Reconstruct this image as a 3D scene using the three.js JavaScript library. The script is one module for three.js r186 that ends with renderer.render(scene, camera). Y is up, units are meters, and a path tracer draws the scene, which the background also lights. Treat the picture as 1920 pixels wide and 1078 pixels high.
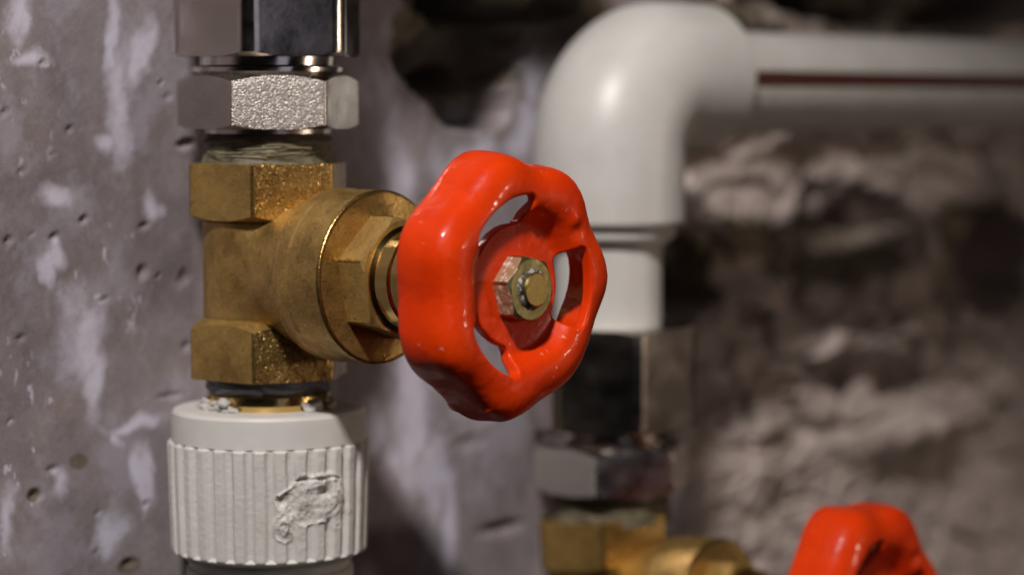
import * as THREE from 'three';
import { mergeGeometries, mergeVertices, toCreasedNormals } from 'three/addons/utils/BufferGeometryUtils.js';
import { RectAreaLightUniformsLib } from 'three/addons/lights/RectAreaLightUniformsLib.js';

// ------------------------------------------------------------------ camera, exposure, lights
const R = Math.PI / 180, MM = 0.001;
const scene = new THREE.Scene();
const FOV = 13, PITCH = -4.2 * R, EYE = new THREE.Vector3(0, 1.2, 0);
const camera = new THREE.PerspectiveCamera(FOV, 1024 / 574, 0.05, 20);
camera.position.copy(EYE);
camera.rotation.x = PITCH;
camera.focus = 0.502;
camera.userData.fStop = 7.8;
const renderer = new THREE.WebGLRenderer({ antialias: true });
renderer.setSize(1024, 574);
renderer.toneMapping = THREE.LinearToneMapping;
renderer.toneMappingExposure = 0.94;
renderer.shadowMap.enabled = true;
scene.background = new THREE.Color().setRGB(0.004, 0.0038, 0.0038);   // the unlit room behind the camera
RectAreaLightUniformsLib.init();

const F = 539 / Math.tan(FOV / 2 * R);                      // pixels of the photograph
const ray = (px, py) => {
  const x = (px - 960) / F, y = -(py - 539) / F, c = Math.cos(PITCH), s = Math.sin(PITCH);
  return new THREE.Vector3(x, y * c + s, y * s - c);
};
const at = (px, py, d) => ray(px, py).multiplyScalar(d).add(EYE);

const PIPE_A = at(504, 506, 0.54), PIPE_B = at(1139, 1140, 0.625);   // the two risers at the height of their valves
const AZ = 48 * R;                                           // the wall's normal, turned from the camera
const N = new THREE.Vector3(Math.sin(AZ), 0, Math.cos(AZ)), U = new THREE.Vector3(Math.cos(AZ), 0, -Math.sin(AZ));
const WALL_OFF = 0.025;

const KEY_POS = new THREE.Vector3(-0.10, PIPE_A.y + 0.83, 0.26), KEY_I = 5.2, KEY_R = 0.045, KEY_CONE = 11.6 * R;
const FILL_POS = new THREE.Vector3(0.57, PIPE_A.y + 0.17, 0.49), FILL_I = 0.4, FILL_W = 0.40;

// ------------------------------------------------------------------ noise
const hash = (x, y, z) => {
  let h = Math.imul(x, 374761393) ^ Math.imul(y, 668265263) ^ Math.imul(z, 1274126177);
  h = Math.imul(h ^ (h >>> 13), 1103515245);
  return ((h ^ (h >>> 16)) >>> 0) / 4294967296;
};
let seed = 7;
const rnd = () => { seed = (Math.imul(seed, 1664525) + 1013904223) >>> 0; return seed / 4294967296; };
function noise(x, y, z = 0) {                                 // value noise, -1..1
  const X = Math.floor(x), Y = Math.floor(y), Z = Math.floor(z);
  let u = x - X, v = y - Y, w = z - Z;
  u = u * u * (3 - 2 * u); v = v * v * (3 - 2 * v); w = w * w * (3 - 2 * w);
  const l = (a, b, t) => a + (b - a) * t;
  const q = (dz) => l(l(hash(X, Y, Z + dz), hash(X + 1, Y, Z + dz), u), l(hash(X, Y + 1, Z + dz), hash(X + 1, Y + 1, Z + dz), u), v);
  return 2 * (w === 0 ? q(0) : l(q(0), q(1), w)) - 1;
}
function fbm(x, y, z, oct, gain = 0.5) {
  let a = 1, s = 0, t = 0;
  for (let i = 0; i < oct; i++) { s += a * noise(x, y, z); t += a; a *= gain; x = x * 2.03 + 17.1; y = y * 2.03 - 9.7; z = z === 0 ? 0 : z * 2.03 + 5.3; }
  return s / t;
}
const clamp = (x, a = 0, b = 1) => Math.min(b, Math.max(a, x));
const sstep = (a, b, x) => { const t = clamp((x - a) / (b - a)); return t * t * (3 - 2 * t); };
const mix = (a, b, t) => a + (b - a) * t;

// tileable noise for textures: lattice wrapped at period p
function tnoise(x, y, p, k) {
  const X = Math.floor(x), Y = Math.floor(y);
  let u = x - X, v = y - Y;
  u = u * u * (3 - 2 * u); v = v * v * (3 - 2 * v);
  const h = (i, j) => hash(((i % p) + p) % p, ((j % p) + p) % p, k);
  return 2 * mix(mix(h(X, Y), h(X + 1, Y), u), mix(h(X, Y + 1), h(X + 1, Y + 1), u), v) - 1;
}
function tfbm(u, v, p, oct, k, gain = 0.55) {
  let a = 1, s = 0, t = 0;
  for (let i = 0; i < oct; i++) { s += a * tnoise(u * p, v * p, p, k + i); t += a; a *= gain; p *= 2; }
  return s / t;
}
function texture(n, fn, srgb, metres) {                      // fn(u, v) -> number or [r, g, b] in 0..1
  const d = new Uint8Array(n * n * 4);
  for (let j = 0; j < n; j++) for (let i = 0; i < n; i++) {
    const c = fn((i + 0.5) / n, (j + 0.5) / n), o = 4 * (j * n + i), three = Array.isArray(c);
    for (let k = 0; k < 3; k++) {
      let x = clamp(three ? c[k] : c);
      if (srgb) x = x <= 0.0031308 ? 12.92 * x : 1.055 * x ** (1 / 2.4) - 0.055;
      d[o + k] = Math.round(255 * x);
    }
    d[o + 3] = 255;
  }
  const t = new THREE.DataTexture(d, n, n);
  t.wrapS = t.wrapT = THREE.RepeatWrapping; t.magFilter = THREE.LinearFilter; t.minFilter = THREE.LinearMipmapLinearFilter;
  t.generateMipmaps = true; t.needsUpdate = true;
  if (srgb) t.colorSpace = THREE.SRGBColorSpace;
  if (metres) t.repeat.set(1 / metres, 1 / metres);
  return t;
}

// ------------------------------------------------------------------ materials
const lerp3 = (a, b, t) => [mix(a[0], b[0], t), mix(a[1], b[1], t), mix(a[2], b[2], t)];
const T = {
  grain: texture(512, (u, v) => 0.5 + 0.5 * tfbm(u, v, 40, 4, 11, 0.7), false, 0.022),
  soft: texture(512, (u, v) => 0.5 + 0.5 * tfbm(u, v, 6, 5, 21, 0.5), false, 0.03),
  lumpy: texture(512, (u, v) => { const a = tfbm(u, v, 22, 3, 31, 0.6), b = tfbm(u, v, 46, 2, 37); return 0.5 + 0.35 * (1 - 2 * Math.abs(a)) + 0.2 * b; }, false, 0.02),
  brass: texture(512, (u, v) => {
    const a = tfbm(u, v, 5, 5, 41), g = tfbm(u, v, 60, 3, 47, 0.7), s = sstep(0.42, 0.7, tfbm(u, v, 30, 3, 51));
    return lerp3(lerp3([0.27, 0.162, 0.050], [0.53, 0.335, 0.104], clamp(0.5 + 0.9 * a + 0.35 * g)), [0.10, 0.06, 0.03], 0.55 * s);
  }, true, 0.026),
  brassRough: texture(512, (u, v) => clamp(0.40 + 0.12 * tfbm(u, v, 8, 4, 61) + 0.12 * tfbm(u, v, 60, 2, 65)), false, 0.026),
  dusty: texture(512, (u, v) => {
    const a = tfbm(u, v, 9, 5, 71, 0.62), b = tfbm(u, v, 26, 4, 77, 0.65), m = sstep(0.12, 0.42, a * 0.6 + b * 0.8);
    return lerp3([0.33, 0.18, 0.095], [0.62, 0.49, 0.41], m);
  }, true, 0.016),
  rough: texture(512, (u, v) => clamp(0.7 + 0.35 * tfbm(u, v, 7, 5, 81)), false, 0.03),
  plastic: texture(512, (u, v) => {
    const a = tfbm(u, v, 4, 5, 91), s = sstep(0.55, 0.72, tfbm(u, v, 17, 3, 97));
    return lerp3(lerp3([0.53, 0.51, 0.475], [0.60, 0.582, 0.55], clamp(0.5 + a)), [0.58, 0.50, 0.38], 0.45 * s);
  }, true, 0.05),
  red: texture(512, (u, v) => {
    const a = tfbm(u, v, 5, 4, 101), s = sstep(0.57, 0.66, tfbm(u, v, 34, 3, 107)) * sstep(0.0, 0.35, tfbm(u, v, 4, 3, 109));
    return lerp3(lerp3([0.60, 0.030, 0.001], [0.72, 0.044, 0.0015], clamp(0.5 + a)), [0.80, 0.30, 0.20], 0.7 * s);
  }, true, 0.045),
  crud: texture(512, (u, v) => lerp3([0.05, 0.04, 0.03], [0.42, 0.39, 0.34], sstep(-0.1, 0.35, tfbm(u, v, 18, 4, 141, 0.6))), true, 0.016),
  tape: texture(512, (u, v) => {
    const w = 0.35 * tfbm(u, v, 4, 3, 121), f = Math.sin(2 * Math.PI * (5 * v + 3 * u + w)), g = tfbm(u, v, 14, 4, 125), h = tfbm(u, v, 5, 4, 129);
    return lerp3(lerp3([0.055, 0.047, 0.026], [0.19, 0.165, 0.105], clamp(0.45 + 0.35 * f * h + 0.6 * g)), [0.075, 0.065, 0.022], sstep(0.1, 0.5, h) * 0.7);
  }, true, 0.03),
};
const tex = (name, metres) => { const t = T[name].clone(); t.repeat.set(1 / metres, 1 / metres); t.needsUpdate = true; return t; };
const std = (o) => new THREE.MeshPhysicalMaterial(o);
const M = {
  brass: std({ map: T.brass, metalness: 0.74, roughness: 1.0, roughnessMap: T.brassRough, bumpMap: T.grain, bumpScale: 0.00010 }),
  brassFacet: std({ map: T.brass, metalness: 0.9, roughness: 0.7, roughnessMap: T.brassRough, bumpMap: tex('lumpy', 0.012), bumpScale: 0.0002 }),
  brassTurned: std({ color: new THREE.Color().setRGB(0.62, 0.43, 0.16), metalness: 1, roughness: 0.17, bumpMap: T.grain, bumpScale: 0.00002 }),
  brassWorn: std({ map: T.brass, metalness: 0.95, roughness: 0.30, bumpMap: T.grain, bumpScale: 0.00012 }),
  brassPale: std({ color: new THREE.Color().setRGB(0.66, 0.52, 0.22), metalness: 0.9, roughness: 0.42, bumpMap: T.grain, bumpScale: 0.00004 }),
  brassDull: std({ map: T.brass, metalness: 0.62, roughness: 0.5, bumpMap: T.grain, bumpScale: 0.00007 }),
  studFace: std({ color: new THREE.Color().setRGB(0.40, 0.29, 0.10), metalness: 0.95, roughness: 0.32, bumpMap: T.grain, bumpScale: 0.00003 }),
  nutSide: std({ map: T.dusty, metalness: 0.15, roughness: 0.7, bumpMap: tex('soft', 0.008), bumpScale: 0.0003 }),
  nutFace: std({ color: new THREE.Color().setRGB(0.30, 0.255, 0.11), metalness: 0.9, roughness: 0.34, bumpMap: T.soft, bumpScale: 0.0002 }),
  chrome: std({ color: new THREE.Color().setRGB(0.52, 0.475, 0.43), metalness: 1, roughness: 0.26, roughnessMap: T.rough, bumpMap: T.soft, bumpScale: 0.00004 }),
  chromeDim: std({ color: new THREE.Color().setRGB(0.52, 0.475, 0.43), metalness: 1, roughness: 0.38, roughnessMap: T.rough, bumpMap: T.soft, bumpScale: 0.00008 }),
  chromeCast: std({ color: new THREE.Color().setRGB(0.52, 0.475, 0.43), metalness: 0.85, roughness: 0.44, bumpMap: tex('lumpy', 0.011), bumpScale: 0.0002 }),
  plastic: std({ map: T.plastic, metalness: 0, roughness: 0.42, bumpMap: T.soft, bumpScale: 0.00008 }),
  pipe: std({ map: T.plastic, metalness: 0, roughness: 0.4, bumpMap: T.soft, bumpScale: 0.00004 }),
  stripe: std({ color: new THREE.Color().setRGB(0.06, 0.010, 0.005), roughness: 0.45 }),
  red: std({ map: T.red, roughness: 0.42, specularIntensity: 0.3, clearcoat: 0.3, clearcoatRoughness: 0.07, bumpMap: T.soft, bumpScale: 0.00010 }),
  tape: std({ map: T.tape, roughness: 0.6, bumpMap: T.soft, bumpScale: 0.0003 }),
  seal: std({ color: new THREE.Color().setRGB(0.075, 0.08, 0.09), roughness: 0.55, bumpMap: T.soft, bumpScale: 0.0005 }),
  residue: std({ color: new THREE.Color().setRGB(0.42, 0.40, 0.38), roughness: 0.75, bumpMap: T.soft, bumpScale: 0.0004 }),
  hemp: std({ color: new THREE.Color().setRGB(0.26, 0.21, 0.12), roughness: 0.8 }),
  crud: std({ map: T.crud, roughness: 0.8, bumpMap: tex('soft', 0.012), bumpScale: 0.0004 }),
  dark: std({ color: new THREE.Color().setRGB(0.05, 0.048, 0.045), roughness: 0.6 }),
};

// ------------------------------------------------------------------ geometry helpers (millimetres in, metres out)
function boxUV(g) {                                          // uv in metres from the plane that each face lies nearest to
  g = g.index ? g.toNonIndexed() : g;
  const p = g.attributes.position, n = g.attributes.normal, uv = new Float32Array(p.count * 2);
  for (let i = 0; i < p.count; i += 3) {
    let x = 0, y = 0, z = 0;
    for (let k = 0; k < 3; k++) { x += n.getX(i + k); y += n.getY(i + k); z += n.getZ(i + k); }
    x = Math.abs(x); y = Math.abs(y); z = Math.abs(z);
    for (let k = 0; k < 3; k++) {
      const a = p.getX(i + k), b = p.getY(i + k), c = p.getZ(i + k), o = 2 * (i + k);
      if (y > x && y > z) { uv[o] = a; uv[o + 1] = c; } else if (x > z) { uv[o] = c + 0.013; uv[o + 1] = b; } else { uv[o] = a + 0.007; uv[o + 1] = b; }
    }
  }
  g.setAttribute('uv', new THREE.BufferAttribute(uv, 2));
  return g;
}
function finish(g, crease = 30) {
  g.deleteAttribute('uv');
  const groups = g.groups.slice(), c = toCreasedNormals(g, crease * R);
  c.scale(MM, MM, MM);
  c.clearGroups();
  groups.forEach((q) => c.addGroup(q.start, q.count, q.materialIndex));
  return boxUV(c);
}
const lathe = (pts, seg = 72, crease = 30) => finish(new THREE.LatheGeometry(pts.map(([r, y]) => new THREE.Vector2(Math.max(r, 1e-4), y)), seg), crease);
const alongZ = (g) => g.rotateX(Math.PI / 2);

// a hexagon bar with rounded corners and turned chamfers, upright; facets named in `rough` take material 1
function hex({ R: rad, n = 6, phi = 0, corner = 1, y0, y1, rc0 = rad, rc1 = rad, tan0 = 0.5, tan1 = 0.5, in0 = 0.5, in1 = 0.5, rough = [], edge = false, wear = 0.06 }) {
  const half = Math.PI / n, pts = [];
  for (let i = 0; i < n; i++) {
    const va = phi * R + 2 * half * i, cd = rad - corner / Math.cos(half);
    const arc = [];
    for (let k = 0; k <= 6; k++) {
      const a = va - half + 2 * half * k / 6;
      arc.push([cd * Math.sin(va) + corner * Math.sin(a), cd * Math.cos(va) + corner * Math.cos(a), k < 3 ? (i + n - 1) % n : i]);
    }
    const vb = va + 2 * half, next = [cd * Math.sin(vb) + corner * Math.sin(vb - half), cd * Math.cos(vb) + corner * Math.cos(vb - half)];
    pts.push(...arc);
    const last = arc[6];
    for (const t of [0.03, 0.1, 0.2, 0.3, 0.4, 0.5, 0.6, 0.7, 0.8, 0.9, 0.97]) pts.push([mix(last[0], next[0], t), mix(last[1], next[1], t), i]);
  }
  const m = pts.length, rows = [], NR = 8;
  const ring = (f) => rows.push(pts.map(f));
  const top = (p) => y1 - Math.max(0, Math.hypot(p[0], p[1]) - rc1) * tan1, bot = (p) => y0 + Math.max(0, Math.hypot(p[0], p[1]) - rc0) * tan0;
  const to = (p, r) => { const q = Math.hypot(p[0], p[1]), k = Math.min(r, q * 0.995) / q; return [p[0] * k, p[1] * k]; };
  ring((p) => { const [x, z] = to(p, in0); return [x, y0, z]; });
  ring((p) => { const [x, z] = to(p, rc0); return [x, y0, z]; });
  for (let k = 0; k <= NR; k++) ring((p) => {
    const a = bot(p), b = top(p), e = k === 0 || k === NR, t = k === 1 ? 0.03 : k === NR - 1 ? 0.97 : k / NR, y = mix(a, b, t);
    const w = e ? -wear * (0.6 + 0.8 * noise(p[0] * 0.8, p[1] * 0.8, y * 0.8 + 3.3)) : 0, q = 1 + w / Math.hypot(p[0], p[1]);
    return [p[0] * q, y, p[1] * q];
  });
  ring((p) => { const [x, z] = to(p, rc1); return [x, y1, z]; });
  ring((p) => { const [x, z] = to(p, in1); return [x, y1, z]; });
  const tris = [[], [], []];
  for (let r = 0; r + 1 < rows.length; r++) for (let j = 0; j < m; j++) {
    const j2 = (j + 1) % m, side = r >= 2 && r + 3 < rows.length, g = !side ? 0 : edge && j % 18 < 6 ? 2 : rough.includes(pts[j][2]) ? 1 : 0;
    const a = rows[r][j], b = rows[r][j2], c = rows[r + 1][j2], d = rows[r + 1][j];
    tris[g].push(...a, ...b, ...c, ...a, ...c, ...d);
  }
  const g = new THREE.BufferGeometry();
  g.setAttribute('position', new THREE.Float32BufferAttribute(tris.flat(), 3));
  if (rough.length || edge) { let at0 = 0; tris.forEach((t, k) => { if (t.length) g.addGroup(at0, t.length / 3, k); at0 += t.length / 3; }); }
  return finish(g, 22);
}

// a cast shape as the zero surface of a distance field, with normals from the field
function cast(f, lo, hi, cell) {
  const n = [0, 1, 2].map((k) => Math.ceil((hi[k] - lo[k]) / cell) + 1), [nx, ny, nz] = n, v = new Float32Array(nx * ny * nz);
  for (let k = 0, o = 0; k < nz; k++) for (let j = 0; j < ny; j++) for (let i = 0; i < nx; i++, o++) v[o] = f(lo[0] + i * cell, lo[1] + j * cell, lo[2] + k * cell);
  const idx = new Int32Array(nx * ny * nz).fill(-1), pos = [], tri = [], off = [0, 1, nx, nx + 1, nx * ny, nx * ny + 1, nx * ny + nx, nx * ny + nx + 1];
  const E = [[0, 1], [2, 3], [4, 5], [6, 7], [0, 2], [1, 3], [4, 6], [5, 7], [0, 4], [1, 5], [2, 6], [3, 7]];
  for (let k = 0; k + 1 < nz; k++) for (let j = 0; j + 1 < ny; j++) for (let i = 0; i + 1 < nx; i++) {
    const o = i + nx * (j + ny * k);
    let s = 0;
    for (let c = 0; c < 8; c++) if (v[o + off[c]] < 0) s++;
    if (s === 0 || s === 8) continue;
    let x = 0, y = 0, z = 0, q = 0;
    for (const [a, b] of E) {
      const va = v[o + off[a]], vb = v[o + off[b]];
      if ((va < 0) === (vb < 0)) continue;
      const t = va / (va - vb);
      x += mix(a & 1, b & 1, t); y += mix((a >> 1) & 1, (b >> 1) & 1, t); z += mix(a >> 2, b >> 2, t); q++;
    }
    idx[o] = pos.length / 3;
    pos.push(lo[0] + (i + x / q) * cell, lo[1] + (j + y / q) * cell, lo[2] + (k + z / q) * cell);
  }
  const quad = (a, b, c, d, flip) => { if (a < 0 || b < 0 || c < 0 || d < 0) return; flip ? tri.push(a, c, b, a, d, c) : tri.push(a, b, c, a, c, d); };
  for (let k = 1; k + 1 < nz; k++) for (let j = 1; j + 1 < ny; j++) for (let i = 1; i + 1 < nx; i++) {
    const o = i + nx * (j + ny * k), s = v[o] < 0;
    if (s !== (v[o + 1] < 0)) quad(idx[o - nx - nx * ny], idx[o - nx * ny], idx[o], idx[o - nx], !s);
    if (s !== (v[o + nx] < 0)) quad(idx[o - 1 - nx * ny], idx[o - nx * ny], idx[o], idx[o - 1], s);
    if (s !== (v[o + nx * ny] < 0)) quad(idx[o - 1 - nx], idx[o - nx], idx[o], idx[o - 1], !s);
  }
  const nor = new Float32Array(pos.length), e = 0.06;
  for (let q = 0; q < pos.length; q += 3) {
    let [x, y, z] = [pos[q], pos[q + 1], pos[q + 2]], gx, gy, gz;
    for (let it = 0; it < 3; it++) {
      gx = f(x + e, y, z) - f(x - e, y, z); gy = f(x, y + e, z) - f(x, y - e, z); gz = f(x, y, z + e) - f(x, y, z - e);
      const l = Math.hypot(gx, gy, gz) || 1;
      gx /= l; gy /= l; gz /= l;
      if (it < 2) { const d = clamp(f(x, y, z) / Math.max(l / (2 * e), 0.4), -cell, cell); x -= gx * d; y -= gy * d; z -= gz * d; }
    }
    pos[q] = x * MM; pos[q + 1] = y * MM; pos[q + 2] = z * MM;
    nor[q] = gx; nor[q + 1] = gy; nor[q + 2] = gz;
  }
  const g = new THREE.BufferGeometry();
  g.setAttribute('position', new THREE.Float32BufferAttribute(pos, 3));
  g.setAttribute('normal', new THREE.BufferAttribute(nor, 3));
  g.setIndex(tri);
  return boxUV(g);
}
const smin = (a, b, k) => { const h = Math.max(k - Math.abs(a - b), 0) / k; return Math.min(a, b) - h * h * k / 4; };
const smax = (a, b, k) => -smin(-a, -b, k);
const rbox2 = (x, y, hx, hy, r) => { const a = Math.abs(x) - hx + r, b = Math.abs(y) - hy + r; return Math.hypot(Math.max(a, 0), Math.max(b, 0)) + Math.min(Math.max(a, b), 0) - r; };

// a surface of revolution whose radius varies with angle and height
function revolve(radius, a0, a1, na, ys) {
  const pos = [], tri = [], nor = [];
  const P = (a, y) => { const r = radius(a, y); return [r * Math.sin(a), y, r * Math.cos(a)]; };
  for (const y of ys) for (let i = 0; i <= na; i++) {
    const a = mix(a0, a1, i / na), p = P(a, y), e = 0.002, h = 0.04, A = P(a + e, y), B = P(a - e, y), C = P(a, y + h), D = P(a, y - h);
    const t = [A[0] - B[0], A[1] - B[1], A[2] - B[2]], w = [C[0] - D[0], C[1] - D[1], C[2] - D[2]];
    const q = [w[1] * t[2] - w[2] * t[1], w[2] * t[0] - w[0] * t[2], w[0] * t[1] - w[1] * t[0]], l = Math.hypot(...q);
    pos.push(p[0] * MM, p[1] * MM, p[2] * MM); nor.push(q[0] / l, q[1] / l, q[2] / l);
  }
  const m = na + 1;
  const up = ys[1] > ys[0];
  for (let j = 0; j + 1 < ys.length; j++) for (let i = 0; i < na; i++) { const o = j * m + i; up ? tri.push(o, o + m + 1, o + 1, o, o + m, o + m + 1) : tri.push(o, o + 1, o + m + 1, o, o + m + 1, o + m); }
  const g = new THREE.BufferGeometry();
  g.setAttribute('position', new THREE.Float32BufferAttribute(pos, 3));
  g.setAttribute('normal', new THREE.Float32BufferAttribute(nor, 3));
  g.setIndex(tri);
  return boxUV(g);
}

// ------------------------------------------------------------------ scene helpers
const taken = {};
const numbered = (name) => { const k = taken[name] = (taken[name] ?? -1) + 1; return k ? `${name}_${String(k).padStart(3, '0')}` : name; };
function thing(name, label, category, pos, turn = 0, group) {
  const o = new THREE.Group();
  o.name = numbered(name); o.position.copy(pos); o.rotation.y = turn;
  o.userData = { label, category }; if (group) o.userData.group = group;
  scene.add(o);
  return o;
}
function part(name, geo, mat, parent, label) {
  const m = new THREE.Mesh(geo, mat);
  m.name = name; m.castShadow = m.receiveShadow = true;
  if (label) m.userData.label = label;
  parent.add(m);
  return m;
}
function copy(root, pos, turn, label) {
  const c = root.clone();
  c.name = numbered(root.name.replace(/_\d{3}$/, '')); c.position.copy(pos); c.rotation.y = turn;
  c.userData = { ...root.userData, label };
  scene.add(c);
  return c;
}

// ------------------------------------------------------------------ the concrete wall behind the pipes
// wall coordinates: s along U from the foot of the first riser, t upwards, both in millimetres; height towards the room
const wallAt = (px, py) => {
  const r = ray(px, py), o = EYE.clone().sub(PIPE_A), k = -(o.dot(N) + WALL_OFF) / r.dot(N), p = o.addScaledVector(r, k);
  return [p.dot(U) / MM, p.y / MM];
};
const spot = (px, py, rx, ry = rx) => {                       // a feature of the wall: its place and half-sizes
  const [s, t] = wallAt(px, py), [s1] = wallAt(px + rx, py), [, t1] = wallAt(px, py - ry);
  return { s, t, a: Math.abs(s1 - s), b: Math.abs(t1 - t) };
};
const far = (f, s, t) => { const x = (s - f.s) / f.a, y = (t - f.t) / f.b; return x * x + y * y; };
const pits = [[160, 412, 10, 10, 2.5], [103, 444, 12, 9, 2], [18, 452, 11, 13, 2], [312, 181, 10, 10, 1.3], [80, 118, 9, 8, 2], [132, 242, 8, 8, 1.6], [272, 512, 15, 20, 2.6], [275, 424, 16, 9, 1.8], [352, 270, 30, 12, 3],
  [240, 1056, 18, 13, 2.6], [66, 928, 18, 15, 2.6], [40, 634, 11, 8, 1.6], [44, 322, 9, 9, 1.2], [102, 290, 9, 8, 1.2], [197, 562, 13, 6, 1.5], [12, 210, 10, 12, 1.4], [352, 650, 14, 14, 1.8], [96, 880, 14, 9, 1.4], [20, 790, 9, 8, 1.3],
  [60, 440, 6, 6, 1.2], [270, 945, 9, 9, 1.5], [180, 960, 8, 6, 1.2], [316, 742, 36, 8, 1.8], [352, 520, 16, 22, 2.2], [940, 990, 60, 18, 4], [905, 765, 30, 40, 2], [880, 830, 40, 20, 2]].map(([x, y, a, b, d]) => ({ ...spot(x, y, a * 0.75, b * 0.75), d: d * 0.38 }));
for (let i = 0; i < 6; i++) { const x = rnd() * 1000 - 60, y = rnd() * 1200 - 60, r = 2.5 + 5 * rnd() * rnd(); pits.push({ ...spot(x, y, r), d: 0.4 + 0.9 * rnd() }); }
const holes = [[860, 60, 110, 130, 15], [875, 190, 70, 60, 12], [960, -10, 130, 60, 14], [1640, -10, 150, 55, 50], [1850, -20, 160, 85, 50],
  [1300, 540, 70, 90, 20], [1650, 420, 120, 80, 14], [1930, 500, 75, 95, 34], [1470, 600, 36, 14, 7], [1640, 600, 55, 26, 8], [1620, 720, 26, 18, 6], [1500, 730, 60, 14, 6], [1740, 720, 60, 30, 9]].map(([x, y, a, b, d]) => ({ ...spot(x, y, a, b), d }));
const ledges = [[1350, 315, 110, 60, -4], [1500, 300, 130, 60, -5], [1650, 300, 120, 60, -4], [1420, 440, 55, 30, 8], [1590, 460, 60, 40, 6], [1760, 480, 70, 50, 7], [1560, 640, 120, 60, 10], [1450, 560, 90, 40, 8], [1720, 650, 70, 50, 8], [1480, 860, 130, 90, 6], [1760, 800, 110, 60, 10], [1640, 530, 60, 30, 10], [1380, 700, 70, 60, 7]].map(([x, y, a, b, d]) => ({ ...spot(x, y, a, b), d }));
const sRubble = wallAt(1290, 500)[0], tLow = wallAt(1500, 900)[1];
function wallHeight(s, t) {
  const q = 0.01;
  let h = 1.5 * fbm(s * 0.018, t * 0.018, 0, 3) + 0.13 * fbm(s * 0.12 + 40, t * 0.12, 0, 3) + 0.03 * noise(s * 1.1, t * 1.1);
  const rub = sstep(sRubble - 18, sRubble + 28, s + 9 * noise(t * 0.05, 8.1));
  if (rub > 0) {
    const wx = 6 * noise(s * 0.05 + 3, t * 0.07), r1 = fbm((s + wx) * 0.028, t * 0.055 + 0.2 * wx, 0, 4, 0.5), r2 = 1 - Math.abs(fbm((s + wx) * 0.035 + 31, t * 0.07, 0, 3, 0.5)) * 2;
    const calm = mix(0.4, 1, sstep(tLow, tLow + 22, t));
    h += rub * (calm * (5 * r1 + 1.5 * r2 + 1.6 * stones(s, t)[0]) - 12 + 0.6 * fbm(s * 0.3, t * 0.3, 0, 3));
    for (const f of ledges) { const d = far(f, s, t); if (d < 6) h += f.d * Math.exp(-1.2 * d); }
  }
  for (const f of holes) {
    const d = far(f, s, t);
    if (d > 4) continue;
    const w = Math.sqrt(d) + 0.38 * fbm(s * 0.07 + f.d, t * 0.09, 0, 4, 0.6);
    const c = 1 - sstep(0.72, 1.12, w);
    h -= c * f.d * (0.85 + 0.3 * fbm(s * 0.11, t * 0.11, 0, 3));
  }
  for (const f of pits) {
    const d = far(f, s, t);
    if (d < 2.2) h -= f.d * (1 - sstep(0.15, 1.3, Math.sqrt(d) + 0.22 * noise(s * 0.9, t * 0.9)));
  }
  return h;
}
function stones(s, t) {                                       // broken stones: [height, tone] of the one at this place
  const x = s / 22 + 0.25 * noise(s * 0.09, t * 0.12), y = t / 12 + 0.25 * noise(s * 0.1 + 7, t * 0.11), X = Math.floor(x), Y = Math.floor(y);
  let d1 = 9, d2 = 9, k = 0, ox = 0, oy = 0;
  for (let j = -1; j <= 1; j++) for (let i = -1; i <= 1; i++) {
    const cx = X + i + 0.15 + 0.7 * hash(X + i, Y + j, 501), cy = Y + j + 0.15 + 0.7 * hash(X + i, Y + j, 502), d = Math.hypot(x - cx, y - cy);
    if (d < d1) { d2 = d1; d1 = d; k = hash(X + i, Y + j, 503); ox = x - cx; oy = y - cy; } else if (d < d2) d2 = d;
  }
  return [(2 * k - 1) * 1.5 + (k * 7 % 1 - 0.5) * 2.4 * ox + (k * 13 % 1 - 0.5) * 2.4 * oy - 2.2 * (1 - sstep(0.02, 0.22, d2 - d1)), k * 29 % 1];
}
const S0 = -62, S1 = 420, T0 = -128, T1 = 92;                // the part that is modelled finely
const tA = wallAt(0, 1078)[1], tB = wallAt(1920, 0)[1];
const streaks = [[240, 200, 22, 150], [255, 90, 14, 90], [150, 640, 40, 90], [210, 280, 20, 24], [95, 500, 17, 26], [265, 785, 46, 12], [110, 385, 40, 20], [80, 520, 14, 40], [235, 800, 10, 24], [265, 880, 12, 60], [210, 980, 30, 40], [180, 720, 22, 60], [100, 890, 18, 24], [20, 20, 24, 40], [45, 100, 30, 12], [210, 40, 12, 70], [300, 400, 14, 26], [725, 180, 36, 110], [740, 330, 34, 90], [735, 80, 22, 60], [775, 800, 34, 120], [805, 900, 24, 110], [835, 1010, 18, 90], [770, 700, 50, 130], [985, 110, 26, 70], [975, 250, 22, 70], [880, 300, 70, 40], [700, 800, 30, 60], [8, 980, 14, 60], [30, 40, 12, 30], [1260, 900, 30, 80], [1850, 900, 40, 110], [1340, 330, 70, 40], [1450, 300, 70, 40], [1660, 560, 40, 30], [1750, 800, 60, 30]].map(([x, y, a, b]) => spot(x, y, a, b));
const brownsAndShade = [[145, 866, 20, 18], [240, 1058, 24, 16], [62, 928, 14, 14], [1440, 450, 90, 50], [1330, 500, 80, 90], [1620, 470, 140, 80], [860, 80, 150, 150], [1000, 20, 200, 70], [1750, 0, 300, 70], [1880, 480, 90, 130], [1430, 30, 80, 40]].map(([x, y, a, b]) => spot(x, y, a, b));  // brown stains and earth, with shade of hollows and shadow band painted in
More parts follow.
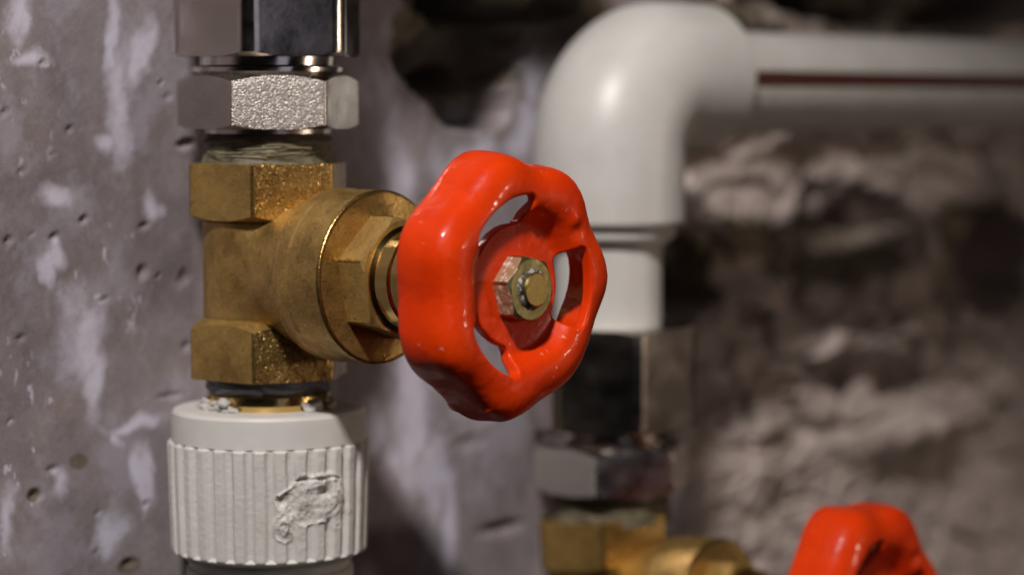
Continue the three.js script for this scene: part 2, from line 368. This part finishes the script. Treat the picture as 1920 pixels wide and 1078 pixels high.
function wallColour(s, t) {
  const a = fbm(s * 0.03, t * 0.03, 0, 4), b = fbm(s * 0.22 + 9, t * 0.16, 0, 4, 0.6), g = noise(s * 2.1, t * 2.1);
  const k = clamp(0.5 + 0.45 * a + 0.35 * b + 0.12 * g);
  let c = lerp3([0.16, 0.133, 0.138], [0.32, 0.276, 0.284], k);
  c = lerp3(c, [0.38, 0.345, 0.40], 0.5 * sstep(0.0, 0.45, fbm(s * 0.09 + 51, t * 0.07 + 13, 0, 5, 0.62)));
  c = lerp3(c, [0.19, 0.15, 0.125], 0.45 * sstep(0.15, 0.5, fbm(s * 0.12 - 21, t * 0.1 + 3, 0, 4, 0.6)));
  const rub = sstep(sRubble - 10, sRubble + 25, s + 9 * noise(t * 0.05, 8.1));
  if (rub > 0) c = lerp3(c, lerp3([0.27, 0.215, 0.19], [0.60, 0.50, 0.455], clamp(0.5 + 0.32 * fbm(s * 0.09, t * 0.17, 0, 5, 0.6) + 0.4 * (stones(s, t)[1] - 0.5) + 0.1 * g)), rub);
  let w = 0, br = 0;
  const s2 = s + 5 * fbm(s * 0.05 + 3, t * 0.06, 0, 3) + 1.6 * fbm(s * 0.3, t * 0.25, 0, 3), t2 = t + 7 * fbm(s * 0.06 - 8, t * 0.05, 0, 3);
  for (const f of streaks) { const d = far(f, s2, t2); if (d < 4) w = Math.max(w, 1 - sstep(0.15, 1.25, Math.sqrt(d) * 0.8 + 0.55 * b)); }
  const fleck = sstep(0.35, 0.6, fbm(s * 0.5 + 77, t * 0.3, 0, 4, 0.6)) * sstep(-0.1, 0.5, fbm(s * 0.04 + 7, t * 0.03, 0, 2));
  w = Math.max(w * 0.95, 0.75 * fleck) * (1 - rub);
  c = lerp3(c, [0.60, 0.565, 0.66], w);
  for (const f of brownsAndShade) { const d = far(f, s, t); if (d < 4) br = Math.max(br, 1 - sstep(0.7, 1.1, Math.sqrt(d) + 0.4 * b + 0.2 * a)); }
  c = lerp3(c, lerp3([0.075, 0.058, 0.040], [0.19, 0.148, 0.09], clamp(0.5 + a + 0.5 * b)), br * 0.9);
  return c;
}
{
  const grid = (lo, a, b, hi, fine, coarse) => {
    const v = [];
    for (let x = lo; x < a; x += coarse) v.push(x);
    for (let x = a; x < b; x += fine) v.push(x);
    for (let x = b; x <= hi; x += coarse) v.push(x);
    return v;
  };
  const ss = grid(-620, S0, S1, 900, 0.7, 12), tt = grid(-500, T0, T1, 600, 0.6, 12), pos = [], uv = [], tri = [];
  for (const t of tt) for (const s of ss) { pos.push(s * MM, t * MM, wallHeight(s, t) * MM); uv.push((s - S0) / (S1 - S0), (t - T0) / (T1 - T0)); }
  const m = ss.length;
  for (let j = 0; j + 1 < tt.length; j++) for (let i = 0; i + 1 < m; i++) { const o = j * m + i; tri.push(o, o + 1, o + m + 1, o, o + m + 1, o + m); }
  const g = new THREE.BufferGeometry();
  g.setAttribute('position', new THREE.Float32BufferAttribute(pos, 3));
  g.setAttribute('uv', new THREE.Float32BufferAttribute(uv, 2));
  g.setIndex(tri);
  g.computeVertexNormals();
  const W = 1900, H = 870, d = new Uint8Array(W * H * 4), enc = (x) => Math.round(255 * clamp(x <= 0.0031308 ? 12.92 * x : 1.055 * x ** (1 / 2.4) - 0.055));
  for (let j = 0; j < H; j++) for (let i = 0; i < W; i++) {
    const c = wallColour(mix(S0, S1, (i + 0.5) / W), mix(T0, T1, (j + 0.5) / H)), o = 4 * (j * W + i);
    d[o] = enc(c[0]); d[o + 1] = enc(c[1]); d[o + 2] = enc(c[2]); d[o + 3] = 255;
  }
  const map = new THREE.DataTexture(d, W, H);
  map.colorSpace = THREE.SRGBColorSpace; map.magFilter = THREE.LinearFilter; map.wrapS = map.wrapT = THREE.MirroredRepeatWrapping; map.needsUpdate = true;
  const bump = T.grain.clone(); bump.repeat.set((S1 - S0) / 22, (T1 - T0) / 22); bump.needsUpdate = true;
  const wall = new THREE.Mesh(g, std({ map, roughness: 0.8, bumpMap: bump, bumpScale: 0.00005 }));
  wall.name = 'wall';
  wall.position.copy(PIPE_A).addScaledVector(N, -WALL_OFF); wall.rotation.y = AZ;
  wall.castShadow = wall.receiveShadow = true;
  wall.userData = { kind: 'structure', label: 'grey pitted concrete wall breaking into rubble and dark hollows behind the pipes' };
  scene.add(wall);
}

// ------------------------------------------------------------------ the gate valve
const HEX_PHI = -5.5 - 48;                                   // corner of the valve's hexagons, from the valve's own axis
function profileField(pts, back) {                            // signed distance to a turned profile (radius, height), tabulated
  const curve = new THREE.CatmullRomCurve3(pts.map(([r, z]) => new THREE.Vector3(r, z, 0)), false, 'centripetal');
  const p = curve.getPoints(70).map((v) => [v.x, v.y]);
  p.push([p[p.length - 1][0] + (back < -8 ? 0.3 : 0), back], [-4, back], [-4, p[0][1]]);
  const n = p.length, c = 0.12, W = 290, H = 190, t = new Float32Array(W * H), z0 = -10.5;
  for (let j = 0; j < H; j++) for (let i = 0; i < W; i++) {
    const x = i * c, y = z0 + j * c;
    let d = 1e9, s = 1;
    for (let a = 0, b = n - 1; a < n; b = a++) {
      const ex = p[b][0] - p[a][0], ey = p[b][1] - p[a][1], wx = x - p[a][0], wy = y - p[a][1], k = clamp((wx * ex + wy * ey) / (ex * ex + ey * ey || 1)), bx = wx - ex * k, by = wy - ey * k;
      d = Math.min(d, bx * bx + by * by);
      const c1 = y >= p[a][1], c2 = y < p[b][1], c3 = ex * wy > ey * wx;
      if ((c1 && c2 && c3) || (!c1 && !c2 && !c3)) s = -s;
    }
    t[j * W + i] = s * Math.sqrt(d);
  }
  return (r, z) => {
    const x = clamp(r / c, 0, W - 1.001), y = clamp((z - z0) / c, 0, H - 1.001), i = x | 0, j = y | 0, u = x - i, v = y - j, o = j * W + i;
    return mix(mix(t[o], t[o + 1], u), mix(t[o + W], t[o + W + 1], u), v);
  };
}
function wheelShape() {                                      // lobed hand wheel: a domed shell, hollow behind, dished to a flat hub with three slots; z is its axle
  const lobes = [3, 54, 105, 157, 208, 261, 311].map((x) => x * R), amp = [1.1, 1.1, 1.35, 1.1, 1.1, 1.25, 0.3];
  const lobe = (th) => { let v = 0; for (let i = 0; i < 7; i++) { let d = Math.abs(th - lobes[i]) % (2 * Math.PI); if (d > Math.PI) d = 2 * Math.PI - d; const x = d / (26 * R); if (x < 1) v += amp[i] * (0.5 + 0.5 * Math.cos(Math.PI * x)) * 2; } return v - 1.0; };
  const slots = [-4, 117, 231], halfA = [29, 33, 29];
  const profile = [[0, 3.0], [6, 3.0], [11.8, 3.0], [13.0, 3.3], [14.3, 4.7], [15.7, 6.3], [17.2, 7.0], [19.0, 7.2], [21.0, 6.9], [23.0, 6.0], [24.3, 4.7], [25.0, 2.8], [25.35, 0.4], [25.6, -3.6], [25.3, -5.0], [24.5, -5.5]];
  const outer = profileField(profile, -5.5), deep = profileField(profile.slice(0, 14), -14);
  return cast((x, y, z) => {
    const rho = Math.hypot(x, y);
    if (rho > 30) return rho - 28;
    const th = Math.atan2(y, x), L = lobe(th), w = sstep(9, 24, rho), q = rho - 0.88 * L * w, zz = z - 0.2 * L * w;
    const o = outer(q, zz), hollow = deep(q, zz) + mix(2.5, 1.3, sstep(18, 23.5, q));
    let d = smax(o, -hollow, 0.5);
    d = Math.min(d, rbox2(rho, z + 2, 6.5, 4, 0.6));
    for (let i = 0; i < 3; i++) {
      let e = th - slots[i] * R; e = Math.atan2(Math.sin(e), Math.cos(e));
      const cut = rbox2(rho - 15.1, 15.1 * e, 2.9, 15.1 * halfA[i] * R, 1.6);
      d = smax(d, -cut, 0.7);
    }
    if (Math.abs(d) < 1.5) {
      d += 0.11 * fbm(x * 0.2 + 3, y * 0.2, z * 0.2 + 1.7, 2) + 0.03 * noise(x * 0.9, y * 0.9, z * 0.9 + 0.4);
      // enamel that has run down and set in drops along the lower edge
      for (const [a, zz, q, k] of [[270, -2, 1.5, 0.9], [262, 2.5, 1.6, 0.6], [247, -4.5, 1.8, 0.6], [255, -1, 1.0, 0.4], [283, 1, 1.3, 0.4], [250, 3.4, 0.9, 0.35]]) {
        const e = Math.hypot(x - 25.6 * Math.cos(a * R), y - 25.6 * Math.sin(a * R), (z - zz) * 0.6) / q;
        if (e < 2) d -= k * Math.exp(-1.6 * e * e);
      }
      const e1 = Math.hypot(x - 13.4, y - 12.6, (z - 6) * 0.6) / 1.9, e2 = Math.hypot(x - 13.9, y - 10.4, (z - 6) * 0.5) / 1.9;   // a dent with a raised lip on the upper spoke
      if (e1 < 2.5) d -= 0.5 * Math.exp(-1.3 * e1 * e1);
      if (e2 < 2.5) d += 0.45 * Math.exp(-1.3 * e2 * e2);
    }
    return d;
  }, [-29, -29, -8.2], [29, 29, 10], 0.4);
}
function bodyShape() {                                       // cast body with the branch that carries the bonnet; z is the branch
  return cast((x, y, z) => {
    const rc = Math.hypot(x, z), rb = Math.hypot(x, y);
    const core = rbox2(rc, y - 0.4, 14.1, 10.9, 1.2);
    const grow = 12.6 + clamp((z - 4) / 17, 0, 1.1) * 4.7;
    const branch = smax((rb - grow) * 0.95, Math.max(-z, z - 24), 0.6);
    const drum = rbox2(rb, z - 27.6, 17.9, 6.4, 0.55);
    const step = rbox2(rb, z - 24.0, 17.6, 4.2, 0.5);
    let d = smin(core, branch, 3.2);
    d = smin(d, Math.min(drum, step), 1.0);
    if (Math.abs(d) < 1) d += 0.09 * fbm(x * 0.3, y * 0.3, z * 0.3 + 0.7, 3);
    return d;
  }, [-20, -20, -16], [20, 20, 35], 0.45);
}
function makeValve(label, pos, turn) {
  const t = thing('gate_valve', label, 'valve', pos, turn);
  part('body', bodyShape(), M.brass, t);
  part('drum_rim', alongZ(lathe([[17.2, 33.6], [17.2, 34.06], [17.5, 34.04], [17.78, 33.88], [17.94, 33.6], [17.97, 33.3], [17.4, 33.2]], 120, 60)), M.brassWorn, t, 'bright worn rim of the drum');
  part('hexagon_end', hex({ R: 17.7, phi: HEX_PHI, corner: 0.9, y0: 11.0, y1: 22.9, rc0: 15.4, rc1: 17.3, tan0: 0.55, tan1: 0.4, in0: 11, in1: 12, rough: [0, 1], edge: true }), [M.brass, M.brassFacet, M.brassWorn], t);
  part('hexagon_end', hex({ R: 17.7, phi: HEX_PHI, corner: 0.9, y0: -22.7, y1: -9.6, rc0: 17.2, rc1: 13.6, tan0: 0.4, tan1: 0.62, in0: 12, in1: 11, rough: [0, 1], edge: true }), [M.brass, M.brassFacet, M.brassWorn], t);
  const bn = part('bonnet_nut', alongZ(hex({ R: 13.2, phi: 12, corner: 0.7, y0: 33.8, y1: 41.0, rc1: 12.0, tan1: 0.55, in0: 9, in1: 9, edge: true })), [M.brassDull, M.brassDull, M.brassWorn], t);
  part('gland_nut', alongZ(lathe([[10.9, 40.6], [10.9, 41.4], [10.3, 41.9], [10.1, 42.1], [9.9, 45.2], [9.6, 45.5], [9.3, 45.6], [9.1, 48.0], [8.5, 48.5], [4, 48.6]])), M.brassTurned, t);
  part('gland_nut', alongZ(hex({ R: 9.2, phi: 8, corner: 0.5, y0: 48, y1: 57, in0: 4, in1: 3.4 })), M.brassPale, t);
  return t;
}
function addWheel(t, reach, tilt) {                          // stem, wheel and nut; reach = middle of the wheel from the riser
  part('stem', alongZ(lathe([[3.4, 50], [3.4, reach + 8.3], [3.1, reach + 8.6], [1e-4, reach + 8.6]], 48)).translate(0, -0.00045, 0), M.studFace, t);
  const w = part('handwheel', WHEEL, M.red, t);
  w.position.z = reach * MM; w.rotation.z = tilt * R;
  for (const o of [part('retaining_nut', NUT, [M.nutFace, M.nutSide, M.brassWorn], w), part('washer', WASHER, M.crud, w)]) o.position.y = -0.00045;
}
const WHEEL = wheelShape();
const NUT = alongZ(hex({ R: 6.95, phi: 78, corner: 0.75, y0: 2.95, y1: 7.2, rc1: 5.9, tan1: 0.55, in0: 3.5, in1: 3.7, rough: [0, 1, 2, 3, 4, 5], edge: true, wear: 0.12 }));
const WASHER = alongZ(revolve((a, y) => 4.25 - 0.75 * clamp((y - 7.1) / 0.9) + 0.35 * noise(a * 5, y * 2) * clamp((a % 6.283) / 0.6), 0, 2 * Math.PI, 60, [6.9, 7.2, 7.5, 7.75, 8.0]));
{
  const a = makeValve('brass gate valve with the fully visible red lobed handwheel, in front of the smooth concrete', PIPE_A, AZ);
  const b = copy(a, PIPE_B, 53 * R, 'brass gate valve under the white elbow, only the top of its red handwheel showing');
  b.rotation.set(-5.0 * R, 52 * R, 0, 'YXZ');
  a.userData.group = b.userData.group = 'gate valves along the wall';
  addWheel(a, 68, 0);
  addWheel(b, 73, 8);
b.children.find((m) => m.name === 'handwheel').scale.setScalar(1.05);
}

// ------------------------------------------------------------------ plated unions above the valves
{
  const t = thing('pipe_union', 'plated hexagonal union of two nuts directly above the valve with the whole red handwheel', 'pipe fitting', PIPE_A, 0, 'plated unions above the valves');
  part('coupling_nut', hex({ R: 21.3, phi: -6, corner: 4.2, y0: 45.3, y1: 69.5, rc0: 18.7, rc1: 19, tan0: 0.45, tan1: 0.45, in0: 14, in1: 13, wear: 0.05 }), M.chrome, t);
  part('neck', lathe([[14.4, 46], [14.4, 43.6], [15.9, 43.5], [16.4, 43.1], [16.4, 42.2], [15.8, 41.4], [14.2, 40.6]]), M.chrome, t);
  part('hexagon', hex({ R: 19.7, phi: -17, corner: 1.2, y0: 30.2, y1: 41.4, rc0: 17.4, rc1: 17.0, tan0: 0.42, tan1: 0.5, in0: 13, in1: 13, rough: [0] }), [M.chromeDim, M.chromeCast], t);
  part('tailpiece', lathe([[13.4, 31], [13.4, 29.2], [12.8, 28.8], [12.0, 28.0], [12.0, 24]]), M.chromeDim, t);
  part('thread_wrap', revolve((a, y) => 14.0 + 0.35 * fbm(a * 2.2 + y * 0.35, y * 0.9, 0, 4) + 0.32 * Math.abs(Math.sin(3.5 * a + y * 1.3 + 0.8 * noise(a * 2, y * 0.5))) * (0.5 + 0.5 * noise(a * 1.5, y * 0.4)) - 1.4 * sstep(27.6, 29.2, y) + 0.3 * sstep(24, 22.8, y), 0, 2 * Math.PI, 180, Array.from({ length: 26 }, (_, i) => 22.7 + i * 0.26)), M.tape, t);
  const fib = [];
  for (let i = 0; i < 34; i++) {
    const a0 = rnd() * 6.28, y0 = 23.4 + 4.4 * rnd(), da = 0.25 + 0.5 * rnd(), dy = (rnd() - 0.5) * 2.2, off = 0.25 + (rnd() < 0.3 ? 0.8 * rnd() : 0.1 * rnd());
    const c3 = new THREE.CatmullRomCurve3([0, 1, 2, 3].map((k) => { const a = a0 + da * k / 3, r = 14.25 + off * (k === 3 ? 1 : 0.35); return new THREE.Vector3(r * Math.sin(a), y0 + dy * k / 3, r * Math.cos(a)); }));
    fib.push(finish(new THREE.TubeGeometry(c3, 8, 0.07 + 0.06 * rnd(), 5, false), 60));
  }
  part('hemp_fibre', mergeGeometries(fib), M.hemp, t, 'loose strands of hemp on the thread').userData.kind = 'stuff';
  const c = copy(t, PIPE_B, 21 * R, 'blurred plated hexagonal union of two nuts between the white elbow pipe and the lower valve');
  c.scale.setScalar(1.03); c.position.y -= 0.0012; c.position.addScaledVector(U, 0.0012);
  c.children.find((m) => m.name === 'hexagon').rotation.y = -77 * R;
}

// ------------------------------------------------------------------ white plastic adaptor below the first valve
{
  const t = thing('pipe_adaptor', 'white ribbed plastic adaptor with a gouged patch under the brass valve', 'pipe fitting', PIPE_A.clone().add(new THREE.Vector3(-0.0003, 0.0006, 0)));
  part('cap', lathe([[11, -29.9], [17.6, -29.9], [19.6, -29.95], [20.3, -30.2], [20.75, -30.8], [20.85, -32], [20.9, -36.7], [20.5, -36.9]], 120), M.plastic, t);
  const NRIB = 30, ys = Array.from({ length: 150 }, (_, i) => -36.6 - i * (25.6 / 149));
  const ca = (31 + 5.5) * R, cy = -47.3;
  const sleeve = (a, y) => {
    const w = Math.cos(NRIB * a + 0.25 * noise(y * 0.2, a * 3)), rib = Math.max(sstep(-0.97, 0.45, w), sstep(-59.9, -60.7, y));
    let edge = sstep(-36.6, -37.3, y), low = 1 - sstep(-59.8, -62.2, y) ** 2;
    let da = Math.atan2(Math.sin(a - ca), Math.cos(a - ca)) * 21, dy = y - cy;
    const n0 = fbm(da * 0.22 + 2, dy * 0.26, 0, 2), n1 = fbm(da * 0.35 + 5, dy * 0.35, 0, 4, 0.6), n2 = fbm(da * 0.9 + 15, dy * 0.9, 0, 3, 0.6);
    let e = Math.hypot(da / 8.2, (dy + 0.06 * da) / 6.2);
    const drip = Math.hypot((da + 8.5) / 2.6, (dy + 5.2) / 4.0);
    e = Math.min(e, drip) + 0.42 * n0 + 0.10 * n1;
    const inside = 1 - sstep(0.8, 1.0, e), lip = Math.exp(-(((e - 0.92) / 0.09) ** 2));
    const lip2 = Math.exp(-(((e - 0.55) / 0.10) ** 2)) * clamp(0.2 + 2.0 * n0), pit = Math.exp(-(((da - 1.0) / 1.5) ** 2 + ((dy - 1.4) / 1.1) ** 2)), slit = Math.exp(-(((dy - 4.3 - 0.4 * n2) / 0.35) ** 2)) * sstep(8, 6, Math.abs(da));
    const worn = 0.35 * sstep(0.25, 0.55, fbm(a * 4, y * 0.12, 0, 3));
    const ribH = mix(1.05 - 0.3 * worn, 0.12, inside * 0.8);
    return 20.65 + 0.75 * (y + 36.6) / 24.6 + edge * low * (ribH * rib) - 2.2 * (1 - low) + edge * 0.02 + inside * (0.55 + 0.75 * n0 + 0.4 * n1 + 0.18 * n2) + 0.4 * lip * clamp(0.6 + 1.2 * n1) + 0.35 * lip2 - 1.3 * pit - 0.8 * slit * inside + 0.03 * noise(a * 30, y * 1.5);
  };
  part('ribbed_sleeve', mergeGeometries([revolve(sleeve, -95 * R, 105 * R, 620, ys), revolve(sleeve, 105 * R, 265 * R, 200, ys.filter((_, i) => i % 3 === 0 || i === 149))]), M.plastic, t);
  part('underside', lathe([[18.0, -62.1], [17.9, -62.6], [17.2, -62.7]], 100), M.plastic, t);
  part('socket', lathe([[17.2, -62.5], [17.2, -64.2], [17.9, -64.4], [18.0, -65], [18.0, -90]], 100), M.plastic, t);
  part('insert_ring', lathe([[10, -26.4], [12.6, -26.4], [13.2, -26.9], [13.3, -28.6], [12.9, -29.2], [12.7, -30.2]]), M.brassTurned, t, 'bare brass ring in the mouth of the adaptor');
  part('thread_seal', revolve((a, y) => 13.5 + 0.5 * fbm(a * 3 + y * 0.4, y * 0.8, 0, 3) - 1.2 * sstep(-25.2, -26.8, y + 0.9 * noise(a * 2.2, 5.5)), 0, 2 * Math.PI, 150, Array.from({ length: 20 }, (_, i) => -22.4 - i * 0.24)), M.seal, t);
  // crumbs of dried sealing paste round the mouth
  const crumb = [];
  for (let i = 0; i < 26; i++) {
    const a = (i < 16 ? -70 + 50 * rnd() : 40 + 60 * rnd()) * R, r = 13.4 + 1.2 * rnd(), g = new THREE.IcosahedronGeometry(1, 2), p = g.attributes.position, q = 0.5 + 0.8 * rnd(), s0 = 30 * rnd();
    for (let k = 0; k < p.count; k++) { const x = p.getX(k), y = p.getY(k), z = p.getZ(k), m = 1 + 0.45 * noise(x * 1.6 + s0, y * 1.6, z * 1.6 + 2.2); p.setXYZ(k, x * m * q * 1.3, y * m * q * 0.75, z * m * q); }
    g.rotateY(a); g.translate(r * Math.sin(a), -29.7 + 0.6 * rnd() + (i % 4 === 0 ? 1.2 : 0), r * Math.cos(a));
    crumb.push(finish(g, 60));
  }
  const cm = part('paste_residue', mergeGeometries(crumb), M.residue, t, 'crumbs of dried grey sealing paste');
  cm.userData.kind = 'stuff';
}

// ------------------------------------------------------------------ white water pipes
function waterPipe(label, pos, YH, END) {                          // riser, elbow, level run along the wall; local z runs along the wall
  const RP = 13.2, RS = 18.7, RB = 19.0, LEN = 35;
  const t = thing('water_pipe', label, 'pipe', pos, Math.atan2(U.x, U.z), 'white pipes that rise from the unions');
  part('riser', lathe([[RP, 66], [RP, YH - 20]], 96), M.pipe, t);
  class Path extends THREE.Curve {
    getPoint(u, v = new THREE.Vector3()) {
      const straight = LEN - RB, arc = Math.PI / 2 * RB, total = 2 * straight + arc, d = u * total;
      if (d < straight) return v.set(0, YH - LEN + d, 0);
      if (d < straight + arc) { const a = (d - straight) / RB; return v.set(0, YH - RB + RB * Math.sin(a), RB - RB * Math.cos(a)); }
      return v.set(0, YH, RB + d - straight - arc);
    }
  }
  const tube = new THREE.TubeGeometry(new Path(), 120, RS, 96, false);
  const lip = [[RP, 0], [RS - 1.1, -0.0], [RS - 0.3, 0.3], [RS, 1.0]];
  const mouthA = new THREE.LatheGeometry(lip.map(([r, y]) => new THREE.Vector2(r, y)), 96); mouthA.translate(0, YH - LEN - 1, 0);
  const mouthB = new THREE.LatheGeometry(lip.map(([r, y]) => new THREE.Vector2(r, -y)), 96); mouthB.translate(0, 1, 0); mouthB.rotateX(Math.PI / 2); mouthB.translate(0, YH, LEN);
  part('elbow', mergeGeometries([finish(tube, 40), finish(mouthA, 30), finish(mouthB, 30)]), M.pipe, t);
  const beads = [0, 1].map((k) => { const b = new THREE.TorusGeometry(RP + 0.5, 0.9, 12, 96); if (k) { b.scale(0.93, 0.93, 1); b.translate(0, YH - 0.6, LEN + 0.6); } else { b.rotateX(Math.PI / 2); b.translate(0, YH - LEN - 5.0, 0); } return b; });
  part('collar', lathe([[RP, YH - LEN - 4.6], [15.4, YH - LEN - 4.6], [16.2, YH - LEN - 4.0], [16.4, YH - LEN - 3.2], [16.4, YH - LEN - 0.6]], 96), M.pipe, t);
  for (const b of beads) part('weld_bead', finish(b, 60), M.pipe, t);
  const run = lathe([[RP, 20], [RP, END], [RP - 1, END + 0.5], [1, END + 0.5]], 96); alongZ(run); run.translate(0, (YH - 1.2) * MM, 0);
  const rn = part('level_run', run, M.pipe, t);
  // the stripe is co-extruded: a thin raised band on the room side of the run
  const wdt = 0.155, band = new THREE.CylinderGeometry(RP + 0.06, RP + 0.06, END - 36, 12, 1, true, 0, 2 * wdt);
  band.rotateX(Math.PI / 2);
  const bandG = finish(band, 40), cur = new THREE.Vector3(), p = bandG.attributes.position;
  for (let i = 0; i < p.count; i++) cur.add(new THREE.Vector3(p.getX(i), p.getY(i), 0));
  const toRoom = N.clone().applyAxisAngle(new THREE.Vector3(0, 1, 0), -t.rotation.y);
  bandG.rotateZ(Math.atan2(0.07, toRoom.x) - Math.atan2(cur.y, cur.x));
  bandG.translate(0, (YH - 1.2) * MM, (36 + END) / 2 * MM);
  part('stripe', bandG, M.stripe, rn);
}
waterPipe('white plastic pipe and elbow in view, its level run marked by a dark red stripe', PIPE_B, 131.2, 420);
waterPipe('white plastic pipe leaving the union, with an added elbow and stub above the frame that shade the wall', PIPE_A, 105, 92);  // elbow and short run added out of view to shade the wall

// ------------------------------------------------------------------ the rest of the cellar that shows only as light and reflections, plus added lamps
{
  const g = new THREE.BoxGeometry(0.06, 2.2, 2.2), side = new THREE.Mesh(g, std({ color: new THREE.Color().setRGB(0.36, 0.31, 0.29), roughness: 0.9 }));
  side.name = 'wall_001'; side.position.copy(PIPE_A).addScaledVector(U, 0.86).addScaledVector(N, 1.06); side.rotation.y = Math.atan2(U.z, -U.x) + Math.PI;
  side.castShadow = side.receiveShadow = true;
  side.userData = { kind: 'structure', label: 'side wall of the cellar, outside the frame beyond the rubble' };
  scene.add(side);
  const b = thing('added_wall_lamp', 'added small round lamp that brightens the side wall outside the frame', 'lamp', PIPE_A.clone().addScaledVector(U, 0.72).addScaledVector(N, 1.2).add(new THREE.Vector3(0, 0.05, 0)));  // added lamp: lights the side wall that the second nut reflects
  const warm = new THREE.Color().setRGB(1, 0.84, 0.68);
  part('bulb', new THREE.SphereGeometry(0.03, 24, 16), std({ color: 0x222222, emissive: warm, emissiveIntensity: 4 }), b);
  const arm = lathe([[5, 28], [5, 120]], 16); arm.rotateZ(-Math.PI / 2); arm.rotateY(Math.atan2(-U.z, U.x)); part('bracket', arm, M.dark, b);
  const l = new THREE.PointLight(warm, 0.5, 0, 2); l.castShadow = true; l.shadow.radius = 1.5; b.add(l);
}
{
  const k = thing('work_lamp', 'round reflector lamp on a black head above the camera', 'lamp', KEY_POS);
  const aim = at(800, 470, 0.56), warm = new THREE.Color().setRGB(1, 0.95, 0.92);
  k.lookAt(aim);                                             // local z points at the valves
  part('bulb', new THREE.SphereGeometry(KEY_R, 32, 20), std({ color: 0x222222, emissive: warm, emissiveIntensity: 8 }), k);
  part('reflector', alongZ(lathe([[20, -58], [40, -56], [62, -35], [72, -5], [74, 10], [76, 10], [74, -8], [63, -40], [41, -61], [18, -62], [18, -140], [1, -140]], 48)), M.dark, k);
  const l = new THREE.SpotLight(warm, KEY_I, 0, KEY_CONE, 1, 2); l.castShadow = true; l.shadow.radius = KEY_R / 0.02; k.add(l);
  l.position.set(0, 0, 0); l.target.position.set(0, 0, 1); k.add(l.target);

  const f = thing('fill_panel', 'added square fill panel with cool lavender light, unseen behind the camera', 'lamp', FILL_POS);  // added fill light, set to glint along the chrome corners
  f.lookAt(PIPE_A.clone().addScaledVector(U, 0.12));
  const cool = new THREE.Color().setRGB(0.80, 0.78, 1.0);
  const housing = new THREE.BoxGeometry(FILL_W * 1000 + 24, FILL_W * 1000 + 24, 30); housing.translate(0, 0, -18); part('housing', finish(housing), M.dark, f);
  const panel = new THREE.PlaneGeometry(FILL_W, FILL_W); panel.translate(0, 0, -0.0015); part('diffuser', panel, std({ color: 0x333333, emissive: cool, emissiveIntensity: FILL_I * 0.3 }), f);
  const a = new THREE.RectAreaLight(cool, FILL_I, FILL_W, FILL_W); a.rotation.y = Math.PI; a.position.z = 0.002; f.add(a);
}
renderer.render(scene, camera);
